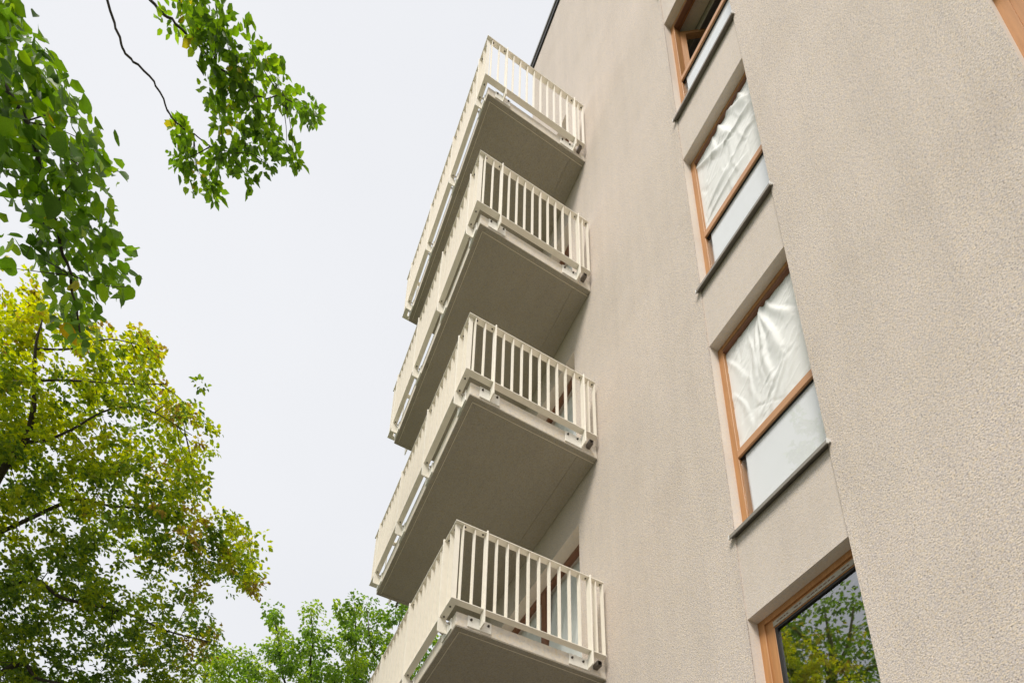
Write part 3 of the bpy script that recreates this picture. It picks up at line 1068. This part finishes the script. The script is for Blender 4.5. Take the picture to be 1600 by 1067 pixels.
# ---- the yellowing maple at the lower left
POLY3 = [(-420, 330), (0, 425), (30, 432), (62, 446), (98, 500), (150, 515), (200, 528), (243, 540), (246, 556), (222, 584), (248, 606), (262, 628), (292, 648), (326, 678), (312, 700),
         (292, 722), (312, 752), (300, 782), (308, 806), (345, 806), (372, 812), (384, 850), (402, 896), (384, 920), (346, 902), (318, 922), (330, 955), (326, 1000), (312, 1040), (305, 1120), (-420, 1250)]
mroot = P(-160, 1300, 12.5)
mb_ = np.array([mroot[0], mroot[1], GZ-0.1])
map_ = empty('maple_tree', (mb_[0], mb_[1], GZ))
tag(map_, 'large maple tree with yellowing leaves at the lower left', 'tree')
T = 12.3
q0 = P(-120, 1150, T+.3)
lim3 = [branch([mb_, (mb_*0.5+q0*0.5)+np.array([0.05, 0.1, 0]), q0, P(-60, 860, T)], 0.22, 0.06),
        branch([P(-60, 860, T), P(0, 740, T-.4), P(38, 690, T-.5), P(52, 640, T-.6), P(54, 590, T-.6), P(56, 540, T-.6), P(66, 500, T-.5)], 0.06, 0.008),
        branch([P(-80, 960, T), P(40, 905, T-.6), P(100, 935, T-.8), P(190, 955, T-.9), P(260, 985, T-.9), P(330, 1003, T-1.0)], 0.04, 0.008),
        branch([P(-60, 860, T), P(90, 790, T+.3), P(130, 780, T+.2), P(170, 790, T+.2), P(240, 800, T+.1), P(330, 850, T), P(385, 870, T)], 0.03, 0.006),
        branch([P(38, 690, T-.5), P(70, 688, T-.7), P(110, 672, T-.8), P(170, 640, T-.8), P(230, 640, T-.8), P(300, 680, T-.8)], 0.02, 0.005),
        branch([P(54, 595, T-.6), P(90, 594, T-.6), P(140, 596, T-.5), P(200, 600, T-.4), P(260, 600, T-.4)], 0.018, 0.005),
        branch([P(54, 595, T-.6), P(20, 596, T-.5), P(-60, 590, T-.3)], 0.018, 0.006),
        branch([P(56, 545, T-.6), P(110, 545, T-.6), P(170, 530, T-.6), P(240, 545, T-.6)], 0.014, 0.004),
        branch([q0, P(20, 1040, T-.9), P(60, 1060, T-1.0), P(140, 1075, T-1.0)], 0.05, 0.012),
        branch([q0, P(-260, 800, T+.5), P(-300, 600, T+.6)], 0.1, 0.03)]
wp(tubes('trunk', lim3[:1], M['bark'], map_, 9), map_)
c3 = sample_poly(POLY3, 1080)
c3 = c3+RNG.normal(0, 7, c3.shape)
c3 = c3[c3[:, 0] > -260]
# thinner towards the top where the sky shows through
keep = RNG.random(len(c3)) < np.clip(0.55+(c3[:, 1]-480)/420, 0.5, 1.0)
c3 = c3[keep]
tips = np.array([(240, 545), (235, 552), (250, 548), (262, 620), (300, 655), (318, 662), (330, 678), (338, 672), (310, 690), (318, 708), (300, 730), (322, 750), (315, 765), (350, 812), (362, 805),
                 (378, 818), (384, 845), (392, 870), (400, 895), (404, 908), (372, 905), (345, 890), (325, 960), (335, 985), (332, 1002), (350, 860), (330, 830), (280, 650), (225, 545), (205, 535), (340, 845), (365, 850)])
d3 = np.where(c3[:, 1] > 820, RNG.uniform(T-1.6, T+1.0, len(c3)), RNG.uniform(T-1.0, T+1.4, len(c3)))
cc3 = np.array([P(u, v, d) for (u, v), d in zip(c3, d3)]+[P(u, v, T-.6+RNG.uniform(-.4, .4)) for u, v in tips])
vv = np.concatenate([c3[:, 1], tips[:, 1]])
# leaves turn yellow towards the top of the tree and stay green low down
t3 = np.clip(0.64-(vv-430)/1150+RNG.normal(0, 0.19, len(vv)), 0.02, 0.90)
uu = np.concatenate([c3[:, 0], tips[:, 0]])
t3 = np.where((uu > 230) & (RNG.random(len(uu)) < 0.25), 0.93, t3)      # the outer shoots are already turning brown
out = cc3-np.array([mb_[0], mb_[1], 6.0])
out[:, 2] *= 0.25
out /= np.linalg.norm(out, axis=1, keepdims=True)
out += RNG.normal(0, 0.45, out.shape)
out[:, 2] -= 0.25
ntip = len(tips)
sub, ts = [], []
for i, c in enumerate(cc3):
    if i >= len(cc3)-ntip:
        sub.append(c); ts.append(t3[i]); continue
    for k in range(4):
        sub.append(c+out[i]*(k-1.5)*0.13+RNG.normal(0, 0.05, 3))
        ts.append(t3[i]+RNG.normal(0, 0.06))
a3 = sprays(np.array(sub), 24, 0.125, 0.066, 0.3, 0.5, np.clip(np.array(ts), 0.02, 0.98), 0.14)
nodes3 = [p for l in lim3 for p in l[0]]
tw3 = lim3[1:]+twigs_to(cc3, nodes3, 0.007, 0.45)
wp(tubes('branches', tw3, M['bark'], map_, 5), map_)
o = leaves_mesh('crown', *a3, M['leaf_maple'], map_)
tag(wp(o, map_), kind='stuff')


# ---- pale green trees farther back
def far_tree(label, foot, poly, tips, T, stems, n, size, tint):
    q = P(foot[0], foot[1], T)
    bs = np.array([q[0], q[1], GZ-0.1])
    root = empty('pale_green_tree', (bs[0], bs[1], GZ))
    tag(root, label, 'tree', 'pale green trees in the distance')
    st = []
    hub = P(stems[0][0][0], stems[0][0][1]+260, T)
    st.append(branch([bs, (bs+hub)/2, hub], 0.2, 0.09))
    st.append(branch([hub]+[P(u, v, T) for u, v in stems[0]], 0.06, 0.010))
    for s in stems[1:]:
        st.append(branch([hub]+[P(u, v, T+RNG.uniform(-.5, .5)) for u, v in s], 0.05, 0.010))
    wp(tubes('trunk', st[:1], M['bark'], root, 8), root)
    c = sample_poly(poly, n)
    c = np.concatenate([c, np.array(tips, float)])
    cp = np.array([P(u, v, T+RNG.uniform(-1.6, 1.6)) for u, v in c])
    a = sprays(cp, 95, 0.33, size*0.8, 0.7, 0.8, RNG.uniform(*tint, len(c)), 0.16)
    wp(tubes('branches', st[1:]+twigs_to(cp, [p for l in st for p in l[0][-18:]], 0.012, 0.4), M['bark'], root, 5), root)
    o = leaves_mesh('crown', *a, M['leaf_pale'], root)
    tag(wp(o, root), kind='stuff')


far_tree('pale green tree rising behind the lowest balcony railing', (545, 1500),
         [(415, 1010), (430, 1000), (450, 1000), (470, 995), (485, 975), (500, 985), (520, 990), (545, 965), (560, 960), (580, 975), (600, 985), (640, 985), (700, 1000), (720, 1400), (430, 1400)],
         [(428, 955), (424, 972), (438, 985), (486, 950), (488, 962), (484, 985), (530, 952), (538, 965), (553, 940), (556, 955), (573, 945), (574, 960), (594, 960), (603, 972), (612, 968), (625, 945), (632, 955), (640, 950), (655, 990),
          (415, 1015), (432, 965), (470, 1000), (590, 975)],
         22.0, [[(555, 1080), (556, 1000), (554, 945)], [(490, 1080), (489, 1000), (486, 955)], [(450, 1080), (436, 1000), (427, 960)], [(600, 1080), (580, 1010), (574, 955)], [(640, 1060), (620, 1000), (630, 955)]],
         430, 0.13, (0.1, 0.85))
far_tree('pale green treetop between the maple and the taller tree', (350, 1500),
         [(325, 1040), (345, 1030), (375, 1035), (400, 1045), (412, 1060), (425, 1400), (250, 1400), (290, 1060)],
         [(335, 1025), (352, 1022), (368, 1025), (388, 1030), (405, 1040), (342, 1035), (415, 1058)],
         20.0, [[(360, 1120), (358, 1040)], [(390, 1120), (395, 1045)], [(330, 1120), (335, 1040)]], 260, 0.12, (0.2, 1.0))

# ---- the tree across the lawn that the lowest window mirrors
TM = 20.0
ft = PM(1303, 1100, TM)
bs = np.array([ft[0], ft[1], GZ-0.1])
ash = empty('ash_tree', (bs[0], bs[1], GZ))
tag(ash, 'green tree seen mirrored in the glass of the lowest window', 'tree')
hub = PM(1303, 1110, TM)
stm = [branch([bs, (bs+hub)/2+np.array([0.1, 0, 0]), hub, PM(1303, 1050, TM), PM(1300, 1010, TM), PM(1290, 960, TM)], 0.24, 0.02)]
for q in ([(1303, 1060, 0), (1270, 1010, -.5), (1235, 975, -.8)], [(1303, 1050, 0), (1325, 1010, 0), (1335, 950, 0)], [(1303, 1070, 0), (1350, 1050, .3), (1385, 1030, .3)],
          [(1303, 1090, 0), (1250, 1090, -.3), (1200, 1080, -.6)]):
    stm.append(branch([PM(u, v, TM+d) for u, v, d in q], 0.08, 0.02))
wp(tubes('trunk', stm[:1], M['bark_y'], ash, 10), ash)
POLYM = [(1195, 1200), (1190, 1010), (1205, 970), (1240, 945), (1275, 975), (1300, 985), (1330, 975), (1360, 960), (1395, 980), (1420, 1200)]
cm = sample_poly(POLYM, 150)
cm = np.concatenate([cm, np.array([(1290, 945), (1300, 960), (1305, 935), (1340, 935), (1352, 945), (1270, 950), (1230, 950), (1312, 950), (1325, 940)])])
cmp_ = np.array([PM(u, v, RNG.uniform(TM-1.5, TM+2)) for u, v in cm])
am = sprays(cmp_, 40, 0.42, 0.12, 0.5, 0.6, RNG.uniform(0.1, 0.9, len(cm)), 0.2)
wp(tubes('branches', stm[1:]+twigs_to(cmp_, [p for l in stm for p in l[0][-12:]], 0.012, 0.4), M['bark_y'], ash, 6), ash)
o = leaves_mesh('crown', *am, M['leaf_linden'], ash)
tag(wp(o, ash), kind='stuff')
